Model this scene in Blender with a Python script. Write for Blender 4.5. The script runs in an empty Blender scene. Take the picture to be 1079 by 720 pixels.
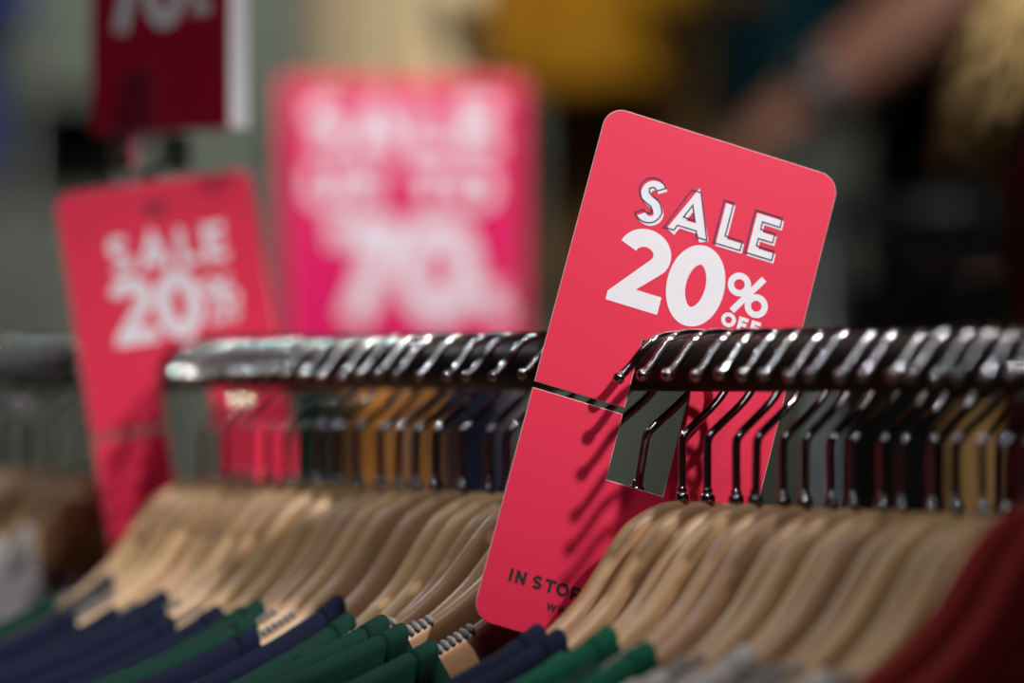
import bpy, bmesh, math, random
from mathutils import Vector, Matrix, Euler
random.seed(7)
C = bpy.context.scene.collection
SC = bpy.context.scene
PI = math.pi

# ------------------------------------------------------------------ camera, world, lights
ZC = 0.90                      # camera height = height of the low clothing rail
FPX = 4046.0                   # 135 mm lens on a 1079 px wide frame
HOR = 395.0                    # picture row of the horizon
FOCUS = 1.835
cd = bpy.data.cameras.new('camera'); cam = bpy.data.objects.new('camera', cd); C.objects.link(cam)
cd.lens = 135.0; cd.sensor_width = 36.0; cd.clip_start = 0.05; cd.clip_end = 40
cam.location = (0, 0, ZC)
cam.rotation_euler = (PI/2 + math.atan((HOR-360)/FPX), 0, 0)
cd.dof.use_dof = True; cd.dof.focus_distance = FOCUS; cd.dof.aperture_fstop = 2.35
SC.camera = cam
SC.view_settings.view_transform = 'Standard'
SC.view_settings.look = 'None'
SC.view_settings.gamma = 1.0
SC.view_settings.use_curve_mapping = False
SC.view_settings.exposure = 0.0

w = bpy.data.worlds.new('world'); SC.world = w; w.use_nodes = True
w.node_tree.nodes['Background'].inputs[0].default_value = (0.75, 0.85, 0.95, 1)
w.node_tree.nodes['Background'].inputs[1].default_value = 0.045

def lamp(name, kind, loc, aim, energy, color, size=0.05, angle=60, blend=0.5):
    d = bpy.data.lights.new(name, kind); o = bpy.data.objects.new(name, d); C.objects.link(o)
    d.energy = energy; d.color = color; o.location = loc
    if kind == 'SPOT':
        d.spot_size = math.radians(angle); d.spot_blend = blend; d.shadow_soft_size = size
    elif kind == 'AREA':
        d.shape = 'DISK'; d.size = size
    else:
        d.shadow_soft_size = size
    v = Vector(aim) - Vector(loc)
    o.rotation_euler = v.to_track_quat('-Z', 'Y').to_euler()
    return o
lamp('track_spot_key', 'SPOT', (1.35, 0.55, 2.45), (0.10, 1.84, 1.055), 225, (1.0, 0.93, 0.88), 0.05, 15.5, 1.0)
lamp('track_spot_rail', 'SPOT', (-1.25, 3.25, 2.35), (-0.17, 2.20, 0.90), 26, (0.88, 0.94, 1.0), 0.02, 22, 0.5)
lamp('track_spot_top', 'SPOT', (0.45, 1.9, 2.75), (0.12, 1.8, 0.85), 19, (1.0, 0.94, 0.86), 0.026, 50, 0.8)
lamp('fill_spot_sign', 'SPOT', (0.5, 1.0, 2.6), (-0.20, 2.75, 1.0), 62, (1.0, 0.95, 0.95), 0.05, 27, 0.8)  # added unseen spot brightening the magenta sign, left tag and board edge
lamp('fill_spot_stand', 'SPOT', (0.1, 2.35, 2.7), (-0.18, 3.0, 1.0), 165, (1.0, 0.95, 0.95), 0.05, 30, 0.8)  # second spot, added only to lift the magenta sign
lamp('fill_spot_back', 'SPOT', (-0.2, 3.3, 2.7), (-0.18, 4.6, 1.3), 200, (1.0, 0.92, 0.8), 0.06, 34, 0.9)  # made-up spot that brightens the peach and mustard clothes
lamp('fill_spot_low', 'SPOT', (0.0, 2.65, 2.8), (-0.11, 3.25, 0.85), 150, (1.0, 0.95, 0.88), 0.05, 22, 0.8)  # no known source; added to brighten the clothes on the low rack
lamp('fill_spot_teal', 'SPOT', (0.55, 3.3, 2.8), (0.27, 4.5, 1.35), 70, (0.95, 1.0, 1.0), 0.06, 26, 0.9)  # extra spot put in to lighten the teal coats
lamp('fill_spot_wall', 'SPOT', (-1.0, 5.2, 2.8), (-0.85, 7.0, 1.5), 105, (1.0, 0.98, 0.92), 0.06, 70, 0.9)  # unseen spot added to lighten the left of the back wall
lamp('fill_spot_aisle', 'SPOT', (0.5, 5.3, 2.8), (0.15, 7.0, 1.0), 36, (1.0, 0.98, 0.94), 0.06, 60, 0.9)  # added fill for the middle of the back wall
lamp('fill_spot_person', 'SPOT', (0.9, 2.6, 2.7), (0.36, 3.75, 1.2), 55, (1.0, 0.93, 0.86), 0.06, 30, 0.9)  # fill added to brighten the shopper and the bare arm
lamp('fill_spot_coat', 'SPOT', (0.95, 1.3, 2.6), (0.36, 2.35, 1.1), 135, (1.0, 0.95, 0.88), 0.05, 22, 0.9)  # out-of-view spot added to lift the fur trim
for lx, ly, lz in ((-0.45, 1.45, 2.6), (-0.2, 2.9, 2.65)):
    lamp('glint_spot', 'SPOT', (lx, ly, lz), (lx*0.3, 1.9, 0.9), 8, (0.95, 0.97, 1.0), 0.016, 50, 0.7)  # small unseen spots added for glints on the hooks
for lx, ly in ((0.0, 0.2),):
    o = lamp('reflection_strip', 'AREA', (lx, ly, 2.9), (lx*0.8, ly+0.3, 0.9), 6, (0.93, 0.97, 1.0), 1.2)  # soft strip added overhead for the chrome hooks to reflect
    o.data.shape = 'RECTANGLE'; o.data.size_y = 0.14
lamp('fill_panel', 'AREA', (0.3, 1.0, 2.85), (0.1, 1.8, 0.9), 8, (0.95, 0.97, 1.0), 0.12)  # overhead area light added as fill and as a reflection in the metal

# ------------------------------------------------------------------ helpers
def srgb(r, g, b):
    f = lambda c: (c/255/12.92 if c/255 <= 0.04045 else ((c/255+0.055)/1.055)**2.4)
    return (f(r), f(g), f(b), 1.0)

def P(px, py, y):
    """world point of a photograph pixel at real distance y (metres)"""
    return Vector(((px-539.5)/FPX*y, y, ZC+(HOR-py)/FPX*y))

def mat(name, col, rough=0.5, metal=0.0, var=0.12, scale=60.0, bump=0.0, bscale=300.0, rnd=0.0, spec=0.5, stretch=(1, 1, 1)):
    m = bpy.data.materials.new(name); m.use_nodes = True
    nt = m.node_tree; N = nt.nodes; L = nt.links
    b = N['Principled BSDF']
    b.inputs['Roughness'].default_value = rough; b.inputs['Metallic'].default_value = metal
    b.inputs['Specular IOR Level'].default_value = spec
    tc = N.new('ShaderNodeTexCoord'); mp = N.new('ShaderNodeMapping'); mp.inputs['Scale'].default_value = stretch
    L.new(tc.outputs['Object'], mp.inputs['Vector'])
    no = N.new('ShaderNodeTexNoise'); no.inputs['Scale'].default_value = scale; no.inputs['Detail'].default_value = 4
    L.new(mp.outputs['Vector'], no.inputs['Vector'])
    mx = N.new('ShaderNodeMix'); mx.data_type = 'RGBA'
    mx.inputs['A'].default_value = tuple(c*(1-var) for c in col[:3])+(1,)
    mx.inputs['B'].default_value = tuple(min(1, c*(1+var)) for c in col[:3])+(1,)
    L.new(no.outputs['Fac'], mx.inputs['Factor'])
    out = mx.outputs['Result']
    if rnd:
        oi = N.new('ShaderNodeObjectInfo'); hs = N.new('ShaderNodeHueSaturation')
        mr = N.new('ShaderNodeMapRange'); mr.inputs['To Min'].default_value = 1-rnd; mr.inputs['To Max'].default_value = 1+rnd
        mh = N.new('ShaderNodeMapRange'); mh.inputs['To Min'].default_value = 0.5-rnd*0.06; mh.inputs['To Max'].default_value = 0.5+rnd*0.06
        L.new(oi.outputs['Random'], mr.inputs['Value']); L.new(oi.outputs['Random'], mh.inputs['Value'])
        L.new(mr.outputs['Result'], hs.inputs['Value']); L.new(mh.outputs['Result'], hs.inputs['Hue'])
        L.new(out, hs.inputs['Color']); out = hs.outputs['Color']
    L.new(out, b.inputs['Base Color'])
    if bump:
        n2 = N.new('ShaderNodeTexNoise'); n2.inputs['Scale'].default_value = bscale; n2.inputs['Detail'].default_value = 2
        L.new(tc.outputs['Object'], n2.inputs['Vector'])
        bp = N.new('ShaderNodeBump'); bp.inputs['Strength'].default_value = bump; bp.inputs['Distance'].default_value = 0.001
        L.new(n2.outputs['Fac'], bp.inputs['Height']); L.new(bp.outputs['Normal'], b.inputs['Normal'])
    return m

def cloth(name, r, g, b): return mat(name, srgb(r, g, b), 0.85, 0, 0.15, 90, 0.6, 1400, spec=0.25)

M = {}
M['chrome'] = mat('dark chrome', srgb(186, 184, 186), 0.09, 1.0, 0.08, 200)
M['rail'] = mat('gunmetal rail', srgb(58, 48, 46), 0.48, 0.7, 0.08, 40)
M['wood'] = mat('pale beech', srgb(194, 154, 112), 0.38, 0, 0.14, 30, 0.08, 500, rnd=0.16, stretch=(1.5, 14, 6))
M['rubber'] = mat('grey rubber', srgb(150, 146, 142), 0.6, 0, 0.08)
M['tag'] = mat('red card', srgb(231, 35, 77), 0.42, 0, 0.015, 8, 0.02, 900, spec=0.4)
M['card_edge'] = mat('white card edge', srgb(238, 215, 215), 0.6, 0, 0.02)
M['white_ink'] = mat('white ink', srgb(236, 236, 246), 0.5, 0, 0.01)
M['navy_ink'] = mat('navy ink', srgb(48, 36, 78), 0.5, 0, 0.02)
M['black_ink'] = mat('black ink', srgb(22, 14, 18), 0.5, 0, 0.02)
M['magenta'] = mat('magenta card', srgb(226, 10, 100), 0.45, 0, 0.02, 8)
M['border'] = mat('coral border', srgb(236, 70, 100), 0.45, 0, 0.02, 8)
M['darkred'] = mat('crimson card', srgb(158, 4, 44), 0.5, 0, 0.02, 8)
M['grey_ink'] = mat('pale ink', srgb(225, 225, 230), 0.5, 0, 0.02)
M['white_board'] = mat('white board', srgb(235, 235, 240), 0.5, 0, 0.02)
M['steel'] = mat('grey steel', srgb(120, 126, 130), 0.35, 0.6, 0.06)
M['navy'] = cloth('navy jersey', 12, 22, 50)
M['green'] = cloth('bottle green jersey', 8, 92, 66)
M['dgreen'] = cloth('dark green jersey', 8, 56, 44)
M['charcoal'] = cloth('charcoal jersey', 58, 62, 66)
M['purple'] = cloth('plum jersey', 62, 34, 58)
M['white'] = cloth('off white jersey', 196, 186, 182)
M['grey'] = cloth('grey jersey', 150, 148, 150)
M['red'] = cloth('brick red cotton', 124, 22, 22)
M['coat_red'] = cloth('dark red wool', 92, 12, 16)
M['black'] = cloth('black cotton', 14, 16, 18)
M['teal'] = cloth('dark teal cotton', 10, 66, 76)
M['mustard'] = cloth('mustard cotton', 150, 106, 6)
M['peach'] = cloth('peach cotton', 250, 222, 182)
M['ochre'] = cloth('ochre cotton', 206, 146, 66)
M['brown'] = cloth('brown cotton', 92, 66, 36)
M['blue'] = cloth('bright blue cotton', 40, 80, 190)
M['tan'] = cloth('tan canvas', 150, 116, 70)
M['skin'] = mat('skin', srgb(196, 140, 116), 0.5, 0, 0.06, 12)
M['hair'] = mat('dark hair', srgb(40, 28, 22), 0.5, 0, 0.2, 40)
M['fur'] = mat('tan fur', srgb(170, 140, 90), 0.9, 0, 0.25, 60)
M['wall'] = mat('grey green wall paint', srgb(128, 136, 124), 0.8, 0, 0.05, 3)
M['dark_wall'] = mat('dark paint', srgb(30, 32, 32), 0.8, 0, 0.05, 3)
M['floor'] = mat('grey vinyl floor', srgb(92, 90, 86), 0.5, 0, 0.1, 4)
M['ceiling'] = mat('ceiling paint', srgb(70, 72, 74), 0.9, 0, 0.05, 3)
M['shelf'] = mat('dark wood shelf', srgb(58, 48, 40), 0.5, 0, 0.15, 12)
m = bpy.data.materials.new('clear acrylic'); m.use_nodes = True
b = m.node_tree.nodes['Principled BSDF']; b.inputs['Transmission Weight'].default_value = 1.0
b.inputs['Roughness'].default_value = 0.12; b.inputs['IOR'].default_value = 1.3; b.inputs['Base Color'].default_value = (0.9, 0.92, 0.93, 1)
M['acrylic'] = m

def obj(name, bm, m, parent=None, smooth=False, solid=0.0):
    me = bpy.data.meshes.new(name); bmesh.ops.recalc_face_normals(bm, faces=bm.faces[:]); bm.to_mesh(me); bm.free()
    o = bpy.data.objects.new(name, me); C.objects.link(o)
    for mm in (m if isinstance(m, (list, tuple)) else [m]): me.materials.append(mm)
    if smooth:
        for p in me.polygons: p.use_smooth = True
    if parent: o.parent = parent
    if solid:
        s = o.modifiers.new('thickness', 'SOLIDIFY'); s.thickness = solid; s.offset = 0
    return o

def thing(name, label, cat, loc=(0, 0, 0), rot=(0, 0, 0), group=None):
    o = bpy.data.objects.new(name, None); C.objects.link(o); o.empty_display_size = 0.02
    o.location = loc; o.rotation_euler = rot; o['label'] = label; o['category'] = cat
    if group: o['group'] = group
    return o

def tag(o, label, cat, group=None):
    o['label'] = label; o['category'] = cat
    if group: o['group'] = group
    return o

def struct(name, bm, m):
    o = obj(name, bm, m); o['kind'] = 'structure'; return o

def box(bm, lo, hi, bev=0.0):
    r = bmesh.ops.create_cube(bm, size=1.0); vs = r['verts']
    for v in vs:
        v.co = Vector(((lo[i]+hi[i])/2 + v.co[i]*(hi[i]-lo[i]) for i in range(3)))
    if bev:
        es = list({e for v in vs for e in v.link_edges})
        bmesh.ops.bevel(bm, geom=es, offset=bev, segments=2, affect='EDGES', profile=0.5)

def frames(pts):
    pts = [Vector(p) for p in pts]; n = len(pts); T = []
    for i in range(n):
        t = pts[min(i+1, n-1)]-pts[max(i-1, 0)]; T.append(t.normalized())
    ref = Vector((0, 0, 1)) if abs(T[0].z) < 0.9 else Vector((1, 0, 0))
    u = (ref-T[0]*ref.dot(T[0])).normalized(); out = []
    for i in range(n):
        u = (u-T[i]*u.dot(T[i])).normalized(); out.append((pts[i], u, T[i].cross(u)))
    return out

def tube(bm, pts, r, seg=10, caps=True):
    rs = r if isinstance(r, (list, tuple)) else [r]*len(pts)
    rings = []
    for (p, u, v), rr in zip(frames(pts), rs):
        rings.append([bm.verts.new(p+(u*math.cos(a)+v*math.sin(a))*rr) for a in (2*PI*k/seg for k in range(seg))])
    for a, b_ in zip(rings, rings[1:]):
        for k in range(seg): bm.faces.new((a[k], a[(k+1) % seg], b_[(k+1) % seg], b_[k]))
    if caps: bm.faces.new(rings[0]); bm.faces.new(rings[-1])

def ball(bm, c, r, seg=10, sc=(1, 1, 1)):
    rr = bmesh.ops.create_uvsphere(bm, u_segments=seg, v_segments=max(6, seg*2//3), radius=r)
    for v in rr['verts']: v.co = Vector((v.co.x*sc[0], v.co.y*sc[1], v.co.z*sc[2]))+Vector(c)

def smooth_path(pts, k=5):
    """Catmull-Rom through the points"""
    pts = [Vector(p) for p in pts]; out = []
    for i in range(len(pts)-1):
        p0 = pts[max(i-1, 0)]; p1 = pts[i]; p2 = pts[i+1]; p3 = pts[min(i+2, len(pts)-1)]
        for j in range(k):
            t = j/k
            out.append(0.5*((2*p1)+(p2-p0)*t+(2*p0-5*p1+4*p2-p3)*t*t+(3*p1-p0-3*p2+p3)*t**3))
    out.append(pts[-1]); return out

ORD = ['first', 'second', 'third', 'fourth', 'fifth', 'sixth', 'seventh', 'eighth', 'ninth', 'tenth', 'eleventh', 'twelfth', 'thirteenth',
       'fourteenth', 'fifteenth', 'sixteenth', 'seventeenth', 'eighteenth', 'nineteenth', 'twentieth', 'twenty-first', 'twenty-second',
       'twenty-third', 'twenty-fourth', 'twenty-fifth', 'twenty-sixth', 'twenty-seventh', 'twenty-eighth', 'twenty-ninth', 'thirtieth']

# ------------------------------------------------------------------ the shop's shell
def slab(lo, hi):
    bm = bmesh.new(); box(bm, lo, hi); return bm
struct('floor', slab((-3.2, -2.2, -0.1), (3.2, 7.1, 0)), M['floor'])
struct('ceiling', slab((-3.2, -2.2, 3.0), (3.2, 7.1, 3.1)), M['ceiling'])
struct('wall_back', slab((-3.2, 7.0, 0), (3.2, 7.1, 3.0)), M['wall'])
struct('wall_left', slab((-3.2, -2.2, 0), (-3.1, 7.0, 3.0)), M['wall'])
struct('wall_right', slab((3.1, -2.2, 0), (3.2, 7.0, 3.0)), M['dark_wall'])
struct('wall_front', slab((-3.1, -2.2, 0), (3.1, -2.1, 3.0)), M['wall'])
struct('baseboard_back', slab((-3.1, 6.98, 0), (3.1, 7.0, 0.1)), M['shelf'])

# ------------------------------------------------------------------ the rail in focus
AL = math.radians(34.1)
NEAR = Vector((math.sin(AL), -math.cos(AL), 0))        # along the rail, towards the near right end
ARM = Vector((-math.cos(AL), -math.sin(AL), 0))        # across the rail, towards the viewer's left
RZ = math.atan2(ARM.y, ARM.x)
R0 = P(700, 385, 1.839)
RR = 0.0125
def rail_q(px):
    """distance along the rail (m) of the point seen in picture column px"""
    k = (px-539.5)/FPX
    return (k*R0.y-R0.x)/(NEAR.x-k*NEAR.y)
def rail_pt(q): return R0+NEAR*q

rack = thing('clothing_rack', 'dark metal rail packed with wooden hangers, running from near right to far left', 'clothing rack', (R0.x, R0.y, 0), (0, 0, RZ))
QA, QB = -0.98, 0.52
bm = bmesh.new(); tube(bm, [(0, q, R0.z) for q in (QA, QB)], RR, 40)
obj('rail', bm, M['rail'], rack, True)
for q in (QA, QB):
    bm = bmesh.new(); tube(bm, [(0, q, 0.03), (0, q, R0.z)], 0.0125, 20); ball(bm, (0, q, R0.z), 0.0165, 16)
    obj('post', bm, M['rail'], rack, True)
    bm = bmesh.new(); box(bm, (-0.25, q-0.02, 0.0), (0.25, q+0.02, 0.03), 0.006); obj('foot', bm, M['rail'], rack)

# ------------------------------------------------------------------ wooden hanger (local x = arm to the viewer, y = along rail, origin on the rail axis)
ST = 0.008                                   # the stem stands this far forward of the rail axis
ZW = -0.064                                  # top of the wood
PROF = [(0, 0), (6, 0.3), (13, 1.6), (21, 4.5), (32, 10.5), (41, 20), (50.5, 32.5), (60, 44), (74, 56), (87, 64.5), (110, 76), (150, 92), (190, 104), (214, 111)]
def prof(t):
    t = abs(t)*1000
    for (a, za), (b_, zb) in zip(PROF, PROF[1:]):
        if t <= b_:
            return -(za+(zb-za)*(t-a)/(b_-a))/1000
    return -PROF[-1][1]/1000
def hanger_wood():
    half = smooth_path([(a/1000, 0, -z/1000) for a, z in PROF], 3)
    top = [Vector((-p.x, 0, p.z)) for p in reversed(half[1:])]+half
    bm = bmesh.new(); rings = []
    n = len(top)
    for i, p in enumerate(top):
        t = (top[min(i+1, n-1)]-top[max(i-1, 0)]).normalized()
        nr = Vector((-t.z, 0, t.x))          # outward
        f = abs(p.x)/0.214
        h = 0.030-0.010*f; th = 0.0050-0.0004*f
        if abs(p.x) > 0.208: h *= 0.75; th *= 0.8
        c = p-nr*h/2
        sec = []
        for k in range(16):
            a = 2*PI*(k+0.5)/16; ca, sa = math.cos(a), math.sin(a)
            e = 0.55
            y = th*abs(ca)**e*(1 if ca > 0 else -1); z = h/2*abs(sa)**e*(1 if sa > 0 else -1)
            bend = 0.010*f*f                 # the arms curve forward a little
            sec.append(bm.verts.new(Vector((p.x+ST, 0, ZW+p.z))+(c-p)+nr*z+Vector((0, y+bend, 0))))
        rings.append(sec)
    for a, b_ in zip(rings, rings[1:]):
        for k in range(16): bm.faces.new((a[k], a[(k+1) % 16], b_[(k+1) % 16], b_[k]))
    bm.faces.new(rings[0]); bm.faces.new(rings[-1])
    return bm
HOOK = [(31, -4.5), (27.5, -1.5), (24, 2.2), (20, 7.2), (15, 12), (8, 14.6), (0, 15.2), (-8, 14.4), (-15, 11), (-19.5, 4.5), (-20.5, -3), (-19, -9.5), (-15, -15), (-9, -20.5), (0, -27.5), (5.5, -32), (7.6, -35), (8, -39), (8, -52), (8, -66)]
def make_hanger():
    t = thing('wooden_hanger', 'x', 'hanger')
    wa = obj('wooden_arms', hanger_wood(), M['wood'], t, True)
    bm = bmesh.new(); tube(bm, smooth_path([(x/1000, 0, z/1000) for x, z in HOOK], 5), 0.0020, 10); ball(bm, (0.0313, 0, -0.0047), 0.0030, 12)
    obj('hook', bm, M['chrome'], t, True)
    bm = bmesh.new(); tube(bm, [(ST, 0, ZW-0.002), (ST, 0, ZW+0.003), (ST, 0, ZW+0.0042)], [0.0040, 0.0036, 0.0022], 14); ball(bm, (ST, 0, ZW+0.0048), 0.0027, 10)
    obj('ferrule', bm, M['chrome'], t, True)
    for s in (1, -1):                         # ribbed anti-slip strips let into the top of both arms
        bm = bmesh.new()
        for k in range(26):
            x = s*(0.086+0.0034*k); dz = (prof(x+0.001)-prof(x-0.001))/0.002
            f = abs(x)/0.214
            ball(bm, (x+ST, 0.010*f*f, ZW+prof(x)+0.0006), 0.0022, 6, (0.72, 2.0, 1.0))
        o = obj('grip_strip', bm, M['rubber'], wa, True); o['label'] = 'grey ribbed grip strip'
    return t

JIT = random.Random(11)
def copy_thing(root, loc, rot, label, group):
    r = root.copy(); C.objects.link(r); r.location = loc; r.rotation_euler = rot; r['label'] = label
    if group: r['group'] = group
    for ch in list(root.children):
        c = ch.copy(); C.objects.link(c); c.parent = r
        if c.name.startswith('hook'): c.rotation_euler = (0, 0, math.radians(JIT.uniform(-5, 5)))
        for g in list(ch.children):
            d = g.copy(); C.objects.link(d); d.parent = c
    return r

# ------------------------------------------------------------------ jersey top draped over a hanger (same local frame)
def make_top(name, m, t0, length=0.56, th=0.0066, tmax=0.222, label='x', cat='top', seed=0, bandm=None, tilt=0.0):
    rd = random.Random(seed)
    root = thing(name, label, cat)
    ph = (1.3, 4.1)
    def fold(x, z, s):
        k = min(1, max(0, (-0.02-z)/0.25))
        return k*(0.0016*math.sin(38*x+ph[0])+0.0009*math.sin(71*x+ph[1]))*(1 if th < 0.01 else 3)
    cols = []
    NX = 46
    xs = [-tmax+2*tmax*i/NX for i in range(NX+1)]
    xs = sorted(xs+[t0, -t0, t0+0.0001, -t0-0.0001])
    bm = bmesh.new()
    rows = 18
    hem = ZW-length
    def ztop(x): return ZW+prof(x)+0.0050
    def bendy(x): f = min(1, abs(x)/0.214); return 0.010*f*f
    sides = {}
    for s in (1, -1):
        grid = []
        for x in xs:
            ax = abs(x)
            zt = ztop(x) if ax >= t0 else ztop(t0)-0.075*(1-(ax/t0)**2)*(1.0 if s > 0 else 0.35)
            zt -= th*0.6
            col = []
            for j in range(rows+1):
                z = zt+(hem-zt)*(j/rows)**1.3
                spread = th
                xx = x*(1-0.06*min(1, (zt-z)/0.2))
                col.append(bm.verts.new((xx+ST, s*spread+bendy(x)+fold(x, z-zt, s), z)))
            grid.append(col)
        for i in range(len(xs)-1):
            for j in range(rows): bm.faces.new((grid[i][j], grid[i+1][j], grid[i+1][j+1], grid[i][j+1]))
        sides[s] = grid
    # rounded shoulder ridge joining front and back
    ridge = {}
    for i, x in enumerate(xs):
        if abs(x) >= t0-1e-6:
            r = [sides[1][i][0]]
            for k in range(1, 6):
                a = PI*k/6
                r.append(bm.verts.new((x+ST, th*math.cos(a)+bendy(x), ztop(x)-th*0.6+th*0.75*math.sin(a))))
            r.append(sides[-1][i][0]); ridge[i] = r
    for i in range(len(xs)-1):
        if i in ridge and i+1 in ridge and xs[i]*xs[i+1] > 0:
            for k in range(6): bm.faces.new((ridge[i][k], ridge[i+1][k], ridge[i+1][k+1], ridge[i][k+1]))
    for e in (0, len(xs)-1):                  # side seams
        for j in range(rows): bm.faces.new((sides[1][e][j], sides[1][e][j+1], sides[-1][e][j+1], sides[-1][e][j]))
    sh = math.sin(tilt)
    def shear(bm):
        for v in bm.verts:
            v.co.y -= max(v.co.z, -0.18)*sh; v.co.z -= max(v.co.z, -0.18)*(1-math.cos(tilt))
    shear(bm); obj('body', bm, m, root, True, 0.0012)
    for s in (1, -1):                         # neckband ring folded over each shoulder
        bm = bmesh.new(); R_ = []
        for x in (t0-0.0005, t0+0.003, t0+0.008, t0+0.011):
            g = 0.0006 if x < t0+0.010 else 0.0002
            r = []
            for k in range(13):
                a = PI*k/12; hh = th+g
                r.append(bm.verts.new((s*x+ST, hh*math.cos(a)+bendy(x), ztop(x)-th*0.6+(th*0.75+g)*math.sin(a))))
            for sgn, at in ((1, 0), (-1, len(r))):
                v = bm.verts.new((s*x+ST, sgn*(th+g)+bendy(x), ztop(x)-th*0.6-0.016))
                r.insert(at, v)
            R_.append(r)
        for a, b_ in zip(R_, R_[1:]):
            for k in range(len(a)-1): bm.faces.new((a[k], a[k+1], b_[k+1], b_[k]))
        shear(bm); obj('neckband', bm, bandm or m, root, True, 0.0010)
    for s in (1, -1):                         # short sleeves hanging from the shoulder ends
        bm = bmesh.new(); R_ = []
        for k in range(7):
            f = k/6; z = ZW+prof(0.21)-0.034-0.16*f; xc = s*(0.215+0.012*f)
            R_.append([bm.verts.new((xc+ST+(0.02+0.028*f)*math.cos(a), bendy(0.21)+th*0.95*math.sin(a), z+(0.008 if f == 0 else 0)*math.cos(a)*-s)) for a in (2*PI*q/14 for q in range(14))])
        for a, b_ in zip(R_, R_[1:]):
            for q in range(14): bm.faces.new((a[q], a[(q+1) % 14], b_[(q+1) % 14], b_[q]))
        shear(bm); obj('sleeve', bm, m, root, True, 0.0012)
    return root

hanger0 = make_hanger()
used = [False]
GH = 'wooden hangers on the dark rail'
GT = 'tops hanging on the wooden hangers'
def put_hanger(px_stem, label, swing=0.0, twist=0.0, tilt=0.0):
    q = rail_q(px_stem); d = rail_pt(q).y
    q = rail_q(px_stem+15*1.839/d); p = rail_pt(q)
    rot = (tilt, swing, RZ+twist)
    if not used[0]:
        used[0] = True; h = hanger0; h.location = p; h.rotation_euler = rot; h['label'] = label; h['group'] = GH
    else: h = copy_thing(hanger0, p, rot, label, GH)
    return p, rot
protos = {}
NOUN = {'navy': 'navy', 'green': 'bright bottle-green', 'dgreen': 'dark green', 'charcoal': 'charcoal grey', 'purple': 'plum purple', 'white': 'off-white', 'grey': 'light grey', 'red': 'brick-red'}
def put_top(col, t0, p, rot, where, seed):
    key = (col, round(t0, 3))
    t = make_top('jersey_top', M[col], t0, label='%s top on %s' % (NOUN[col], where), seed=seed, tilt=rot[0])
    t.location = p; t.rotation_euler = (0, rot[1], rot[2]); t['group'] = GT

FRONT = [  # stem column in the photograph, colour, neckline (m), swing, twist
    (718, 'navy', 0.084, 0, 0), (745, 'navy', 0.086, -.01, .02), (774, 'green', 0.100, .01, 0), (797, 'green', 0.083, 0, .01), (824, 'dgreen', 0.108, 0, 0),
    (847, 'green', 0.089, 0, 0), (873, 'white', 0.112, .01, .02), (898, 'white', 0.108, 0, 0), (928, 'grey', 0.105, 0, .02), (951, 'white', 0.086, 0, 0),
    (981, 'charcoal', 0.120, -.01, .03), (1005, 'grey', 0.112, 0, 0), (1031, 'white', 0.092, 0, .02), (1055, 'navy', 0.112, 0, 0), (1078, 'charcoal', 0.115, 0, 0), (1106, 'red', 0.014, 0, 0), (1136, 'red', 0.012, 0, 0)]
for i, (px, col, t0, sw, tw) in enumerate(FRONT):
    wh = 'hanger, %s in front of the sharp red sale tag' % ORD[i]
    sw = random.Random(40+i).uniform(-.025, .025); tw = 0
    p, rot = put_hanger(px, 'pale wooden hanger with chrome hook, %s in front of the sharp red sale tag' % ORD[i], sw, tw)
    put_top(col, t0, p, rot, 'the '+wh, i)
# the hanger whose hook pokes through the sharp tag's cut-out
p, rot = put_hanger(691, 'wooden hanger whose hook pokes through the cut-out of the sharp red tag', math.radians(1.5), 0.0, math.radians(-17))
put_top('dgreen', 0.108, p, rot, 'the wooden hanger hooked through the cut-out of the sharp tag', 90)
MID = [(650, 'dgreen', .102), (621, 'navy', .125), (592, 'dgreen', .092), (563, 'navy', .11), (536, 'dgreen', .115), (512, 'dgreen', .086),
       (485, 'navy', .076), (459, 'navy', .11), (440, 'dgreen', .10), (421, 'dgreen', .086), (399, 'dgreen', .088), (377, 'navy', .09), (356, 'navy', .105), (338, 'navy', .098), (318, 'navy', .086),
       (300, 'navy', .095), (282, 'navy', .10), (263, 'navy', .112), (246, 'purple', .106), (231, 'charcoal', .074), (214, 'dgreen', .098)]
for i, (px, col, t0) in enumerate(MID):
    rd = random.Random(100+i)
    p, rot = put_hanger(px, 'wooden hanger between the two red tags, %s behind the sharp one' % ORD[i], rd.uniform(-.025, .025), 0, math.radians((-15, -12, -9, -6, -3)[i] if i < 5 else 0))
    put_top(col, t0, p, rot, 'the hanger %s behind the sharp tag' % ORD[i], 20+i)
FAR = [(140, 'grey', .056), (114, 'white', .062), (88, 'white', .075), (63, 'charcoal', .09), (40, 'navy', .09), (19, 'charcoal', .1), (-2, 'navy', .09), (-23, 'dgreen', .09)]
for i, (px, col, t0) in enumerate(FAR):
    rd = random.Random(200+i)
    p, rot = put_hanger(px, 'blurred wooden hanger, %s beyond the left red tag' % ORD[i], rd.uniform(-.025, .025), 0, math.radians((-13, -10, -7, -4, -2)[i] if i < 5 else 0))
    put_top(col, t0, p, rot, 'the blurred hanger %s beyond the left red tag' % ORD[i], 60+i)

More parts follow.
